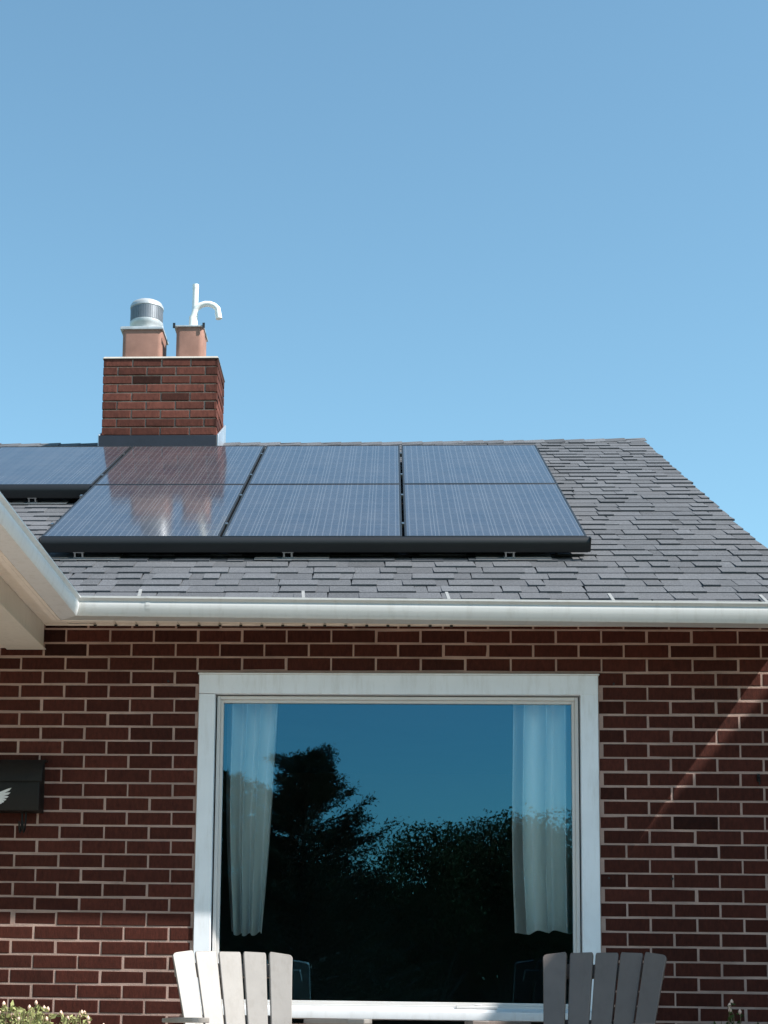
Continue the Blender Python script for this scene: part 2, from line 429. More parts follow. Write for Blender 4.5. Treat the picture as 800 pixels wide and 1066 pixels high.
# roof -------------------------------------------------
mb = MB()
EXP = .133
def rp(x, s, n=0.0):      # s along slope from eave, n normal height
    return (x, EAVE_Y + s*CS - n*SN, EAVE_Z + s*SN + n*CS)
SL = (RIDGE_Y-EAVE_Y)/CS
def SLx(x): return (4.09-.13*max(0, min(1, (1.86-x)/1.86))-EAVE_Y)/CS
def rake_x(s): return RAKE_B + (RAKE_T-RAKE_B)*min(1, s/SL)
nc = int(SL/EXP)+1
for c in range(nc):
    s0 = c*EXP
    xe = rake_x(s0)+random.uniform(-.006, .008)
    x = ROOF_L - random.uniform(0, .3)
    thick = random.random() < .5
    while x < xe:
        if s0 > SLx(x)-.02: x += .2; continue
        if x < -1.49 and rp(0, s0)[1] < -.43+(-1.50-x): x += .05; continue
        w = random.choice([.09, .12, .15, .18, .21]) * random.uniform(.85, 1.15) if thick else random.choice([.06, .09, .13, .17, .2])*random.uniform(.85, 1.15)
        x2 = min(x+w, xe)
        if xe-x2 < .04: x2 = xe
        h = .0105 if thick else .0050
        h += random.uniform(-.001, .002)
        ds = random.uniform(-.003, .003) + (-.002 if thick else .004)
        s1 = min(s0+EXP+.03, SLx(x)-.002)
        tone = random.gauss(1.0 if thick else .95, .085)
        sk = random.uniform(-.012, .004)
        q = [rp(x+.0006, s0+ds, 0), rp(x2-.0006, s0+ds+random.uniform(-.0015,.0015), 0), rp(x2-.0006+sk, s1, -.004), rp(x+.0006+sk, s1, -.004),
             rp(x+.0006, s0+ds, h), rp(x2-.0006, s0+ds, h), rp(x2-.0006+sk, s1, .0015), rp(x+.0006+sk, s1, .0015)]
        mb.hull8(q, max(.62, min(1.4, tone)))
        x = x2; thick = not thick if random.random() < .88 else thick
# deck + back slope
mb.poly([rp(-1.47, .01, -.006), rp(RAKE_B-.01, .01, -.006), rp(RAKE_T-.01, SLx(1.86), -.006), rp(0, SLx(0), -.006), rp(ROOF_L, SLx(0), -.006), rp(ROOF_L, (-1.47-ROOF_L)/CS, -.006)], .4)
def rdg(x): a = rp(x, SLx(x), 0); return a[1], a[2]
for (xa, xb) in ((ROOF_L, 0), (0, RAKE_T)):
    (ya, za), (yb, zb) = rdg(xa), rdg(xb)
    for c in range(40):
        t0, t1 = c/40, (c+1)/40; ye, ze = HB+.3, 2.5
        q = lambda x, y, z, t, n: (x, y+(ye-y)*t, z+(ze-z)*t+n)
        mb.quad(q(xa, ya, za, t0, -.012), q(xb, yb, zb, t0, -.012), q(xb, yb, zb, t1, .002), q(xa, ya, za, t1, .002), random.uniform(.85, 1.1))
roof = mb.build('roof', M['shingle'], house, recalc=True)
# ridge cap shingles
mb = MB(); x = ROOF_L
while x < RAKE_T-.02:
    x2 = min(x+.15, RAKE_T+.006); t = random.gauss(1, .12); h0 = .004+random.uniform(-.001,.002); h1 = h0+.006
    f = .11
    for sg in (-1, 1):
        def cp(xx, d, h):
            y, z = rdg(xx); return (xx, y+sg*d*CS, z-d*SN+h)
        q = [cp(x, f, h0-.004), cp(x2+.03, f, h1-.004), cp(x2+.03, 0, h1), cp(x, 0, h0), cp(x, f, h0+.001), cp(x2+.03, f, h1+.002), cp(x2+.03, 0, h1+.005), cp(x, 0, h0+.004)]
        mb.hull8(q, t)
    x = x2
mb.build('ridge_cap', M['shingle'], roof, recalc=True)
# rake trim board
mb = MB()
mb.hull8([(RAKE_B-.035, EAVE_Y+.01, EAVE_Z-.14), (RAKE_B-.01, EAVE_Y+.01, EAVE_Z-.14), (RAKE_T-.01, RIDGE_Y, RIDGE_Z-.14), (RAKE_T-.035, RIDGE_Y, RIDGE_Z-.14),
          (RAKE_B-.035, EAVE_Y+.01, EAVE_Z-.014), (RAKE_B-.01, EAVE_Y+.01, EAVE_Z-.014), (RAKE_T-.01, RIDGE_Y, RIDGE_Z-.014), (RAKE_T-.035, RIDGE_Y, RIDGE_Z-.014)])
mb.build('rake_board', M['white_metal'], roof)

# fascia + soffit + gutters ------------------------------
GX = -1.392; GY = -.50; GT = 2.512; GB = 2.424
WINGY = -2.75
def gprof(o, sgn, zt, zb):
    """closed C-section of a K gutter; o = outer coordinate, sgn = direction to the back"""
    p = [(0, 0), (0, -.009), (.006, -.014), (.012, -.022), (.008, -.027), (.006, -.040), (.008, -.058), (.013, -.074), (.016, -.084), (.020, -.090),
         (.105, -.090), (.105, -.004), (.103, -.004), (.103, -.088), (.022, -.088), (.014, -.07), (.009, -.04), (.014, -.024), (.004, -.010), (.010, -.002), (.010, 0)]
    k = (zt-zb)/.090
    return [(o+sgn*u, zt+v*k) for (u, v) in p]
mb = MB()
prof = gprof(GY, 1, GT, GB)
mb.extrude(prof, 'x', GX, 2.01, f0=lambda u: -(u-GY))
gut = mb.build('gutter', M['gutter'], house, smooth=True)
# fall of the gutter to the right
for v in gut.data.vertices: v.co.z -= .0080*(v.co.x-GX) * (1 + .25*(v.co.z < 2.465))
mb = MB()   # end cap
mb.poly([(2.012, y, z-.0080*(2.012-GX)) for (y, z) in [(GY, GT), (GY+.01, GT-.03), (GY+.01, GT-.06), (GY+.02, GB), (GY+.105, GB), (GY+.105, GT)]])
mb.build('end_cap', M['gutter'], gut, recalc=False)
for hx in (-1.13, -.389, .259, .986, 1.656):      # hidden hangers, bent tabs showing above the lip
    hz = GT-.008*(hx-GX)
    mb = MB()
    mb.hull8([(hx-.005, GY+.004, hz-.004), (hx+.009, GY+.004, hz-.004), (hx+.001, EAVE_Y+.03, hz+.050), (hx-.013, EAVE_Y+.03, hz+.050),
              (hx-.005, GY+.004, hz+.002), (hx+.009, GY+.004, hz+.002), (hx+.001, EAVE_Y+.03, hz+.058), (hx-.013, EAVE_Y+.03, hz+.058)])
    mb.build('gutter_hanger', M['hanger'], gut)
mb = MB()   # joint sleeve of the gutter near the corner
pr = [(u-.0012, v) for (u, v) in gprof(GY, 1, GT-.002, GB+.001)[:10]]; pr += [(u+.0009, v) for (u, v) in reversed(pr)]
mb.extrude(pr, 'x', -1.098, -1.078)
mb.build('joint_sleeve', M['gutter'], gut)
# soffit: ribbed panels
mb = MB()
mb.box(GX-.1, 1.90, GY+.106, GY+.122, GB-.002, 2.488)      # fascia
x = GX-.018
while x < 1.88:
    mb.box(x+.003, x+.097, GY+.123, -.004, SOF, SOF+.006); mb.box(x-.003, x+.003, GY+.123, -.004, SOF+.005, SOF+.008)
    x += .1
mb.box(-1.655, 1.88, -.030, -.001, SOF-.0052, SOF-.0012)       # J channel at the brick
sof = mb.build('soffit', M['soffit'], house, bevel=.001)
x = GX-.018
while x < .35:
    mb = MB(); mb.box(x-.007, x+.007, -.0335, -.024, SOF-.014, SOF-.0056); x += .1
    mb.build('vent_notch', M['dark'], sof)

# porch wing -----------------------------------------------
mb = MB()   # wing roof
def wr(d, y, n=0): return (GX-.085-d, y, 2.500+TN*d+n)
nW = 22
for c in range(nW):
    d0 = c*.125; yv = -.43 + d0        # valley line
    y = WINGY
    while y < yv+.15:
        w = random.uniform(.1, .3); y2 = min(y+w, yv+.15); h = random.choice([.006, .012])
        mb.hull8([wr(d0, y, 0), wr(d0, y2, 0), wr(d0+.14, y2, -.004), wr(d0+.14, y, -.004), wr(d0, y, h), wr(d0, y2, h), wr(d0+.14, y2, .002), wr(d0+.14, y, .002)], random.gauss(1, .12))
        y = y2
for c in range(nW):      # far slope of the porch gable
    d0 = c*.125; X = -7.2+d0+.0
    mb.quad((X, WINGY, 2.500+TN*d0), (X, 0, 2.500+TN*d0), (X+.125, .1, 2.500+TN*(d0+.125)), (X+.125, WINGY, 2.500+TN*(d0+.125)))
porch = mb.build('porch', M['shingle'], house, recalc=True)
mb = MB()
prof = gprof(GX, -1, GT, GB)
mb.extrude(prof, 'y', WINGY, GY, f1=lambda u: -(u-GX)*1.0)
mb.build('gutter', M['white_metal'], porch, smooth=True)
mb = MB()
mb.box(GX-.122, GX-.106, WINGY, GY+.105, GB-.002, 2.488)      # fascia
# soffit strip then J line and ribbed panels running across
mb.box(-1.54, GX-.123, WINGY, GY+.105, GB-.002, GB+.004)
mb.box(-1.541, GX-.0185, GY+.107, -.031, SOF, SOF+.005)
mb.box(-1.5405, -1.536, WINGY, GY+.105, GB+.004, SOF+.004)
y = WINGY
while y < -.05:
    mb.hull8([(-1.543, y, SOF), (-1.66, y, SOF), (-1.66, y+.062, SOF), (-1.543, y+.062, SOF),
              (-1.543, y, SOF+.012), (-1.66, y, SOF+.012), (-1.66, y+.062, SOF+.012), (-1.543, y+.062, SOF+.012)])
    mb.hull8([(-1.543, y+.064, SOF+.004), (-1.66, y+.064, SOF+.004), (-1.66, y+.127, SOF), (-1.543, y+.127, SOF),
              (-1.543, y+.064, SOF+.014), (-1.66, y+.064, SOF+.014), (-1.66, y+.127, SOF+.014), (-1.543, y+.127, SOF+.014)])
    y += .128
mb.build('soffit', M['soffit'], porch, bevel=.0015)
mb = MB()
mb.box(-1.84, -1.662, WINGY+.05, -.001, 2.372, SOF+.03)
mb.box(-1.6635, -1.650, WINGY+.05, -.001, 2.372, 2.3775)     # lower lip of the wrap
mb.build('beam', M['beam'], porch, bevel=.0015)
mb = MB()
mb.box(-7.1, -1.842, WINGY+.05, -.001, 2.380, 2.40)
for k in range(20): mb.box(-1.93-k*.25, -1.925-k*.25, WINGY+.05, -.001, 2.3765, 2.3795)
mb.build('ceiling', M['soffit'], porch)
mb = MB()
mb.box(-1.83, -1.70, WINGY+.06, WINGY+.19, 0.012, 2.371); mb.box(-1.85, -1.68, WINGY+.04, WINGY+.21, 0.0, .12)
mb.build('post', M['beam'], porch, bevel=.004)

# chimney --------------------------------------------------
CX0, CX1, CY0, CY1, CZ1 = -2.098, -1.262, 3.6, 4.06, 5.325
ZL = CZ1-.002
def soot(u, z): return 1 - .42*max(0, min(1, (z-(CZ1-.22))/.15))*random.choice([.3, 1, 1])
mb = MB()
brickwork(mb, None, lambda u, d, z: (u, CY0-d, z), CX0, CX1, 4.2, CZ1-.006, ZL, CX0, 1, proud=0, tone_fn=soot, BH=.0652, back=-.02, sd=.23, J=.0105)
brickwork(mb, None, lambda u, d, z: (CX1+d, u, z), CY0, CY1, 4.2, CZ1-.006, ZL, CY0+.1, 1, proud=0, tone_fn=soot, BH=.0652, back=-.02, sd=.23, J=.0105)
brickwork(mb, None, lambda u, d, z: (CX0-d, u, z), CY0, CY1, 4.2, CZ1-.006, ZL, CY0+.1, 1, proud=0, tone_fn=soot, BH=.0652, back=-.02, sd=.23, J=.0105)
brickwork(mb, None, lambda u, d, z: (u, CY1+d, z), CX0, CX1, 4.2, CZ1-.006, ZL, CX0, 1, proud=0, tone_fn=soot, BH=.0652, back=-.02, sd=.23, J=.0105)
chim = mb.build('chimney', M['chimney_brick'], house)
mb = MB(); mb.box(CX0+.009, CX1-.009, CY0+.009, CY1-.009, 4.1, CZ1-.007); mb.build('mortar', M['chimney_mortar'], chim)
mb = MB()
mb.hull8([(CX0-.008, CY0-.008, CZ1-.006), (CX1+.008, CY0-.008, CZ1-.006), (CX1+.008, CY1+.008, CZ1-.006), (CX0-.008, CY1+.008, CZ1-.006),
          (CX0+.004, CY0+.004, CZ1+.012), (CX1-.004, CY0+.004, CZ1+.012), (CX1-.03, CY1-.03, CZ1+.03), (CX0+.03, CY1-.03, CZ1+.03)])
mb.build('crown', M['cement'], chim, bevel=.003)
mb = MB()   # apron + side flashing
mb.box(CX0-.014, CX1+.006, CY0-.022, CY0-.008, 4.55, 4.732)
mb.build('flashing', M['flash'], chim, bevel=.002)
for sx in (CX1+.008, CX0-.02):
    mb = MB()
    mb.hull8([(sx, CY0-.02, 4.5), (sx+.012, CY0-.02, 4.5), (sx+.012, CY1, 4.6), (sx, CY1, 4.6), (sx, CY0-.02, 4.737), (sx+.012, CY0-.02, 4.737), (sx+.012, CY1, 4.98), (sx, CY1, 4.98)])
    mb.build('side_flashing', M['flash_light'], chim, bevel=.002)
def rrect(x0, x1, y0, y1, r, n=5):
    pts = []
    for (cx, cy, a0) in ((x1-r, y1-r, 0), (x0+r, y1-r, 90), (x0+r, y0+r, 180), (x1-r, y0+r, 270)):
        for k in range(n+1):
            a = R(a0+90*k/n); pts.append((cx+r*math.cos(a), cy+r*math.sin(a)))
    return pts
def flue(x0, x1, y0, y1, z0, z1):
    mb = MB(); o = rrect(x0, x1, y0, y1, .035); i = rrect(x0+.02, x1-.02, y0+.02, y1-.02, .02)
    m = len(o); n = 0
    mb.v += [(a, b, z0) for a, b in o]+[(a, b, z1) for a, b in o]+[(a, b, z1) for a, b in i]+[(a, b, z0) for a, b in i]
    for L in range(3):
        for k in range(m):
            k2 = (k+1) % m; mb.f.append((L*m+k, L*m+k2, (L+1)*m+k2, (L+1)*m+k)); mb.t.append(1)
    return mb.build('flue_tile', M['clay'], chim, smooth=True)
flue(-1.985, -1.69, 3.70, 3.98, CZ1+.004, 5.583); flue(-1.588, -1.388, 3.70, 3.96, CZ1+.004, 5.600)
mb = MB(); mb.box(-2.0, -1.682, 3.688, 3.99, 5.584, 5.604); mb.box(-1.992, -1.69, 3.696, 3.98, 5.604, 5.610)
cp_ = mb.build('cover_plate', M['galv'], chim, bevel=.003)
mb = MB(); mb.box(-1.602, -1.380, 3.688, 3.972, 5.601, 5.612)
mb.build('cover_plate', M['galv'], chim, bevel=.002)
for cx in (-1.600, -1.382):
    mb = MB(); mb.box(cx-.009, cx+.009, 3.680, 3.6878, 5.588, 5.626); mb.build('plate_clip', M['black_metal'], chim)
mb = MB()   # round vent cap: collar, louvred drum, dome
c = (-1.828, 3.83, 5.608)
mb.lathe([(.10, 0), (.108, .006), (.112, .03), (.119, .045), (.124, .06), (.1245, .075), (.119, .080), (.119, .182), (.1245, .187), (.1235, .205), (.112, .226), (.085, .241), (.045, .248), (0.001, .250)], c, 40)
cap = mb.build('chimney_cap', M['galv'], chim, smooth=True)
mb = MB()
for k in range(44):
    a = 2*math.pi*k/44; ca, sa = math.cos(a), math.sin(a); r0, r1 = .1193, .1212; t = .0055
    mb.hull8([(c[0]+r*ca-g*t*sa, c[1]+r*sa+g*t*ca, c[2]+z) for z in (.083, .179) for (r, g) in ((r0,1),(r0,-1),(r1,-1),(r1,1))])
mb.lathe([(.1196, .082), (.1196, .180)], c, 44)
mb.build('louvre_band', M['louvre'], chim)
mb = MB()
mb.tube([(-1.468, 3.83, 5.60), (-1.466, 3.83, 5.985)], .0222, 16); mb.tube([(-1.468, 3.83, 5.60), (-1.468, 3.83, 5.70)], .0245, 16)
mb.tube([(-1.466, 3.83, 5.955), (-1.466, 3.83, 5.988)], .0234, 16)
mb.build('vent_pipe', M['pvc'], chim, smooth=True)
mb = MB()
pts = [(-1.488, 3.815, 5.62), (-1.484, 3.80, 5.72)]
for k in range(9):
    a = R(180-180*k/8*.92); pts.append((-1.375+.092*math.cos(a)*1.05, 3.80, 5.735+.090*math.sin(a)))
pts[-1] = (-1.283, 3.80, 5.722)
mb.tube(pts, .0218, 16)
mb.tube([(-1.292, 3.80, 5.755), (-1.283, 3.80, 5.708)], .0242, 16)
mb.tube([(-1.487, 3.81, 5.69), (-1.484, 3.80, 5.72)], .020, 16)
mb.build('gooseneck_pipe', M['pvc'], chim, smooth=True)

# ------------------------------------------------------------------ solar array
XS, PW, PL = .0642, .927, 1.548
PO = Vector((0, .3923, 3.048))
def panel_loc(i, r):   # root at lower-left corner of the panel
    s = r*PL
    return (XS+i*PW, PO.y+s*CS, PO.z+s*SN)
def make_panel():
    root = empty('solar_panel', (0, 0, 0)); root.rotation_euler = (PI_, 0, 0)
    g = .0065; w = PW-2*g; l = PL-.008; x0 = g; t = .038
    mb = MB(); fw = .011
    mb.box(x0, x0+w, 0, fw, -t, 0); mb.box(x0, x0+w, l-fw, l, -t, 0); mb.box(x0, x0+fw, fw+.0003, l-fw-.0003, -t, -.0004); mb.box(x0+w-fw, x0+w, fw+.0003, l-fw-.0003, -t, -.0004)
    mb.build('frame', M['black_metal'], root, bevel=.001)
    mb = MB(); mb.box(x0+fw, x0+w-fw, fw, l-fw, -.008, -.0022)
    mb.build('cell_sheet', M['cells'], root)
    for a in (.30, l-.40):
        mb = MB(); mb.box(-.0062, .0062, a, a+.04, -.02, .004); mb.build('clamp', M['silver'], root)
    return root
p0 = make_panel()
PG = 'solar panels on the shingle roof'
plist = [(-2,0,'lower row solar panel at the left end, mirroring the chimney flues'), (-1,0,'second lower row solar panel from the left, beside the black centre seam'),
         (0,0,'lower row solar panel at the right end above the black skirt'), (-2,1,'upper row solar panel directly below the chimney, tinted red by its reflection'),
         (-1,1,'upper row solar panel just right of the chimney'), (0,1,'upper row solar panel at the right end beside bare shingles'),
         (-3,1,'upper row solar panel at the far left above the shadowed step of the array'), (-4,1,'upper row solar panel beyond the far left one, almost hidden by the porch gutter')]
for n, (i, r, lab) in enumerate(plist):
    o = p0 if n == 0 else copy_tree(p0)
    o.location = panel_loc(i, r); tag(o, lab, 'solar panel', PG)
def skirt(xa, xb, r, lab):
    s = r*PL; root = empty('panel_skirt', (xa, PO.y+s*CS, PO.z+s*SN)); root.rotation_euler = (PI_, 0, 0)
    tag(root, lab, 'skirt')
    mb = MB(); prof = []
    for k in range(9):
        a = R(90+90*k/8); prof.append((-.004+.034*math.cos(a)*1.0, -.036+.034*math.sin(a)))
    prof += [(-.040, -.056), (-.038, -.074), (-.034, -.074), (-.035, -.056), (-.030, -.034), (-.018, -.012), (-.004, -.006)]
    mb.extrude(prof, 'x', 0, xb-xa)
    mb.build('trim', M['skirt'], root, smooth=True)
    mb = MB(); mb.box(0, xb-xa, .05, .09, -.095, -.045); mb.build('rail', M['black_metal'], root)
    for q in (0, xb-xa):
        mb = MB(); mb.box(q-.003, q+.003, -.040, 0, -.072, -.002); mb.build('end_plate', M['skirt'], root)
skirt(XS-2*PW+.005, XS+PW+.008, 0, 'long curved black metal skirt along the front edge of the lower solar panels')
skirt(XS-4*PW, XS-2*PW-.006, 1, 'shorter black metal skirt under the raised left part of the solar array')
def bracket(x, s, lab):
    # s = slope distance along the panel plane where bracket stands
    root = empty('mounting_bracket', (x, PO.y+s*CS+.12*SN, PO.z+s*SN-.12*CS)); root.rotation_euler = (PI_, 0, 0)
    tag(root, lab, 'bracket', 'silver roof brackets under the solar array')
    mb = MB()
    mb.box(-.024, -.015, -.02, .02, 0, .046); mb.box(.015, .024, -.02, .02, 0, .046); mb.box(-.028, .028, -.022, .022, .040, .048); mb.box(-.03, .03, -.02, .03, .012, .018)
    mb.build('foot', M['silver'], root, bevel=.001)
    mb = MB(); mb.box(-.17, .21, -.045, .20, .010, .0125); mb.build('flashing_sheet', M['flash_sheet'], root)
for (x, s, lab) in ((-1.59, -.010, 'small silver bracket under the black skirt nearest the porch gutter'), (-.52, -.010, 'small silver bracket under the middle of the long black skirt'),
                    (.60, -.010, 'small silver bracket near the right end of the long black skirt'), (-2.16, PL-.01, 'small silver bracket under the raised left part of the array')):
    bracket(x, s, lab)

# ------------------------------------------------------------------ curtains
def curtain(name, xt0, xt1, xb0, xb1, zt, zb, seed, lab, folds):
    rnd = random.Random(seed); mb = MB(); nu, nv = 110, 40
    ph = [rnd.uniform(0, 6.28) for _ in range(3)]
    for j in range(nv+1):
        v = j/nv; z = zt+(zb-zt)*v; e = v**1.6
        a = xt0+(xb0-xt0)*e + .006*math.sin(v*5+ph[0]); b = xt1+(xb1-xt1)*e + .004*math.sin(v*4+ph[1])
        for i in range(nu+1):
            u = i/nu; uw = u + .02*math.sin(u*9+ph[2]+v*.6)
            d = .5+.5*math.sin(uw*folds*2*math.pi+ph[0]+.35*math.sin(v*3)); d = d**.5
            y = .085+.13*d*(0.85+.3*v) + .012*math.sin(uw*folds*4.3+ph[1])
            zz = z + (.009*math.sin(uw*folds*2*math.pi+1)+.012*math.sin(u*2.9+ph[1]))*max(0, (v-.9)*10)
            mb.v.append((a+(b-a)*u, y, zz))
    for j in range(nv):
        for i in range(nu):
            n = j*(nu+1)+i; mb.f.append((n, n+1, n+nu+2, n+nu+1)); mb.t.append(1)
    o = mb.build(name, M['curtain'], smooth=False, recalc=True); o.data.shade_smooth()
    # make local origin at object: keep world coords
    tag(o, lab, 'curtain', 'sheer curtains inside the picture window'); return o
curtain('curtain', -.795, -.532, -.752, -.60, 2.24, 1.038, 3, 'pale sheer curtain gathered at the left side of the window, narrowing towards its hem', 3.6)
curtain('curtain', .592, .885, .604, .885, 2.24, 1.045, 8, 'pale sheer curtain hanging straight at the right side of the window', 3)

# ------------------------------------------------------------------ adirondack chairs
def make_chair(matl, label, loc, rz, hscale=1.0):
    root = empty('adirondack_chair', loc, label, 'chair', rz, 'adirondack chairs in front of the window')
    rec = R(22); zb0 = .27; yb0 = .0
    def bp(x, h, d=0):     # point on back plane
        return Vector((x, yb0 + h*math.sin(rec) + d*math.cos(rec), zb0 + h*math.cos(rec) - d*math.sin(rec)))
    H = (.925*hscale-zb0)/math.cos(rec)
    ns = 5; tw = .0972; bw = .070; gt = .0085; gb = .009
    for k in range(ns):
        q = k-2
        xt = q*(tw+gt); xb = q*(bw+gb)
        top_drop = [.020, .004, 0, .004, .020][k]
        mb = MB(); nseg = 10; thick = .017
        cur = abs(q)*.5
        rows = []
        prof = []
        HT = H-top_drop
        hs = [HT*j/8 for j in range(8)]+[HT-.014, HT-.004, HT]; nseg = len(hs)-1
        for j, h in enumerate(hs):
            t = h/HT; cx = xb+(xt-xb)*(t**1.15); hw = (bw+(tw-bw)*t)/2
            cut = {nseg: .012, nseg-1: .005}.get(j, 0)
            dz = -.018*(q*q/4); tilt = q*R(6); pl = []
            for (sx, dd) in ((-1, 0), (1, 0), (1, thick), (-1, thick)):
                hh = h
                if j >= nseg-2: hh = h + sx*{-2: .010, -1: .004, 0: 0, 1: -.004, 2: -.010}[q]
                k_ = cut*(1.5 if sx*q >= 2 else .45)
                d2 = dd + dz*2.2 - sx*hw*math.sin(tilt)
                pl.append(bp(cx+sx*(hw-k_)*math.cos(tilt), hh, d2))
            rows.append(pl)
        n = 0
        for pl in rows: mb.v += [tuple(v) for v in pl]
        for j in range(nseg):
            for c in range(4):
                a = j*4+c; b = j*4+(c+1) % 4; mb.f.append((a, b, b+4, a+4)); mb.t.append(1)
        mb.f.append((3, 2, 1, 0)); mb.f.append(tuple(nseg*4+c for c in range(4))); mb.t += [1, 1]
        o = mb.build('back_slat', matl, root, bevel=.004, seg=2)
    for (h, wd, off) in ((.12, .18, .030), (.40, .21, .030), (H-.075, .235, .022)):   # back braces
        mb = MB()
        mb.hull8([bp(-wd, h-.03, .020), bp(wd, h-.03, .020), bp(wd, h-.03, .040), bp(-wd, h-.03, .040), bp(-wd, h+.03, .020), bp(wd, h+.03, .020), bp(wd, h+.03, .040), bp(-wd, h+.03, .040)])
        mb.build('back_brace', matl, root, bevel=.004)
    mb = MB()   # seat slats
    for k in range(7):
        y = -.02-k*.075; z = .27+k*.018 - (.03 if k == 6 else 0)
        mb.hull8([(-.26, y-.068, z+.016), (.26, y-.068, z+.016), (.26, y, z), (-.26, y, z), (-.26, y-.068, z+.036), (.26, y-.068, z+.036), (.26, y, z+.020), (-.26, y, z+.020)])
    mb.build('seat', matl, root, bevel=.005)
    for sx in (-1, 1):
        mb = MB()   # arm: paddle shape, rounded front and back
        out = [( .045, .10), (.30*1.0+.085, .08)]
        pts = []
        x_in, x_out = .268, .352
        prof = [(x_in+.01, .10), (x_in-.0, -.05), (x_in-.012, -.40), (x_in, -.50), (x_in+.05, -.545), (x_out-.01, -.535), (x_out+.02, -.48), (x_out+.015, -.30), (x_out-.03, -.02), (x_out-.055, .12), (x_in+.04, .15)]
        n = len(prof)
        mb.v += [(sx*a, b, .630+.02*(-b)) for a, b in prof] + [(sx*a, b, .649+.02*(-b)) for a, b in prof]
        mb.f.append(tuple(range(n))); mb.f.append(tuple(reversed(range(n, 2*n)))); mb.t += [1, 1]
        for i in range(n):
            j = (i+1) % n; mb.f.append((i, j, n+j, n+i)); mb.t.append(1)
        mb.build('arm', matl, root, bevel=.006, seg=3)
        mb = MB(); x = sx*.295
        mb.box(min(x-.012, x+.012), max(x-.012, x+.012), -.53, -.42, 0, .635); mb.build('leg', matl, root, bevel=.004)
        mb = MB(); x = sx*.268
        mb.hull8([(x-.012, .12, 0), (x+.012, .12, 0), (x+.012, .22, 0), (x-.012, .22, 0), (x-.012, -.03, .27), (x+.012, -.03, .27), (x+.012, .09, .60), (x-.012, .09, .60)])
        mb.build('leg', matl, root, bevel=.004)
        mb = MB()
        mb.hull8([(x-.011, -.52, .27), (x+.011, -.52, .27), (x+.011, .16, .12), (x-.011, .16, .12), (x-.011, -.52, .375), (x+.011, -.52, .375), (x+.011, .05, .26), (x-.011, .05, .26)])
        mb.build('side_rail', matl, root, bevel=.004)
    return root
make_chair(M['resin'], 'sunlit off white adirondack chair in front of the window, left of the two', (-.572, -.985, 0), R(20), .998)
make_chair(M['resin_shaded'], 'shaded adirondack chair, darkened in its colour, at the right edge of the window', (.812, -.985, 0), R(-21), 1.014)

# ------------------------------------------------------------------ mailbox
mbx = empty('mailbox', (-1.83, -.005, 1.58), 'black wall mounted mailbox with silver wing emblem on the brick left of the window', 'mailbox')
mb = MB()
prof = [(0, 0), (-.105, .0), (-.110, .008), (-.112, .135), (-.112, .150), (0, .240)]
mb.extrude(prof, 'x', -.20, .198); mb.build('body', M['mailbox'], mbx, bevel=.004)
mb = MB()
prof = [(.0, .252), (-.060, .248), (-.112, .205), (-.128, .165), (-.128, .138), (-.124, .138), (-.122, .163), (-.108, .199), (-.058, .240), (0, .244)]
mb.extrude(prof, 'x', -.212, .212)
lid = mb.build('lid', M['mailbox'], mbx, bevel=.0015)
mb = MB()   # spread wings emblem: feather strips fanning out from the centre
for sx in (-1, 1):
    for k in range(6):
        a = R(24-k*13); L = .066-k*.0085; y = -.1135-.001*(k % 2)
        x0, z0 = sx*.006, .078-k*.006
        dx, dz = sx*math.cos(a), math.sin(a); px, pz = -dz*sx, dx*sx
        w = .0065
        pts = [(x0-px*w, z0-pz*w), (x0+dx*L*.8-px*w*.9, z0+dz*L*.8-pz*w*.9), (x0+dx*L, z0+dz*L+.002), (x0+dx*L*.8+px*w*.7, z0+dz*L*.8+pz*w*.7), (x0+px*w, z0+pz*w)]
        n = len(mb.v)
        mb.v += [(p, y, q) for p, q in pts]+[(p, y+.003, q) for p, q in pts]
        mb.f.append(tuple(n+i for i in range(5))); mb.t.append(1)
        for i in range(5): mb.f.append((n+i, n+(i+1) % 5, n+5+(i+1) % 5, n+5+i)); mb.t.append(1)
mb.lathe([(.001, -.03), (.010, -.02), (.012, .0), (.007, .02), (.001, .03)], (0, -.111, .068), 12)
mb.build('emblem', M['emblem'], mbx)
for hx in (-.10, .11):
    mb = MB(); mb.tube([(hx, -.06, 0), (hx, -.062, -.04), (hx, -.075, -.085), (hx, -.095, -.10), (hx, -.112, -.085), (hx, -.116, -.05)], .0045, 8)
    mb.tube([(hx+.018, -.06, 0), (hx+.018, -.062, -.04), (hx+.018, -.075, -.085), (hx+.018, -.095, -.10), (hx+.018, -.112, -.085), (hx+.018, -.116, -.05)], .0045, 8)
    mb.build('newspaper_hook', M['mailbox'], mbx, smooth=True)

# wall hook on the right, small anchors in the brick
mb = MB()
mb.box(-.006, .006, -.012, 0, -.018, .018); mb.tube([(0, -.01, .006), (0, -.026, -.002), (0, -.032, -.014), (0, -.03, -.03), (0, -.02, -.034)], .0035, 8)
hk = mb.build('wall_hook', M['mailbox']); hk.location = (1.713, -.004, 1.772)
tag(hk, 'small dark hook screwed into the brick at the right', 'hook')
random.seed(21)
for n, (ax, az, lab) in enumerate(((-1.055, 2.22, 'tiny dark anchor hole plug in the mortar near the top left of the window'),
                        (1.053, 2.215, 'tiny dark anchor plug in the brick near the top right corner of the window'), (1.02, 1.30, 'tiny dark anchor plug low on the shaded brick right of the window'),
                        (1.31, 1.30, 'tiny dark anchor plug below the diagonal streak of sunlight'))):
    mb = MB(); mb.tube([(0, 0, 0), (0, -.007, 0)], [.006, .0055], 10); mb.tube([(0, -.007, 0), (0, -.010, 0)], [.0035, .0025], 8)
    o = mb.build('wall_anchor', M['dark']); o.location = (ax, 0, az); tag(o, lab, 'anchor', 'anchors left in the brick wall')

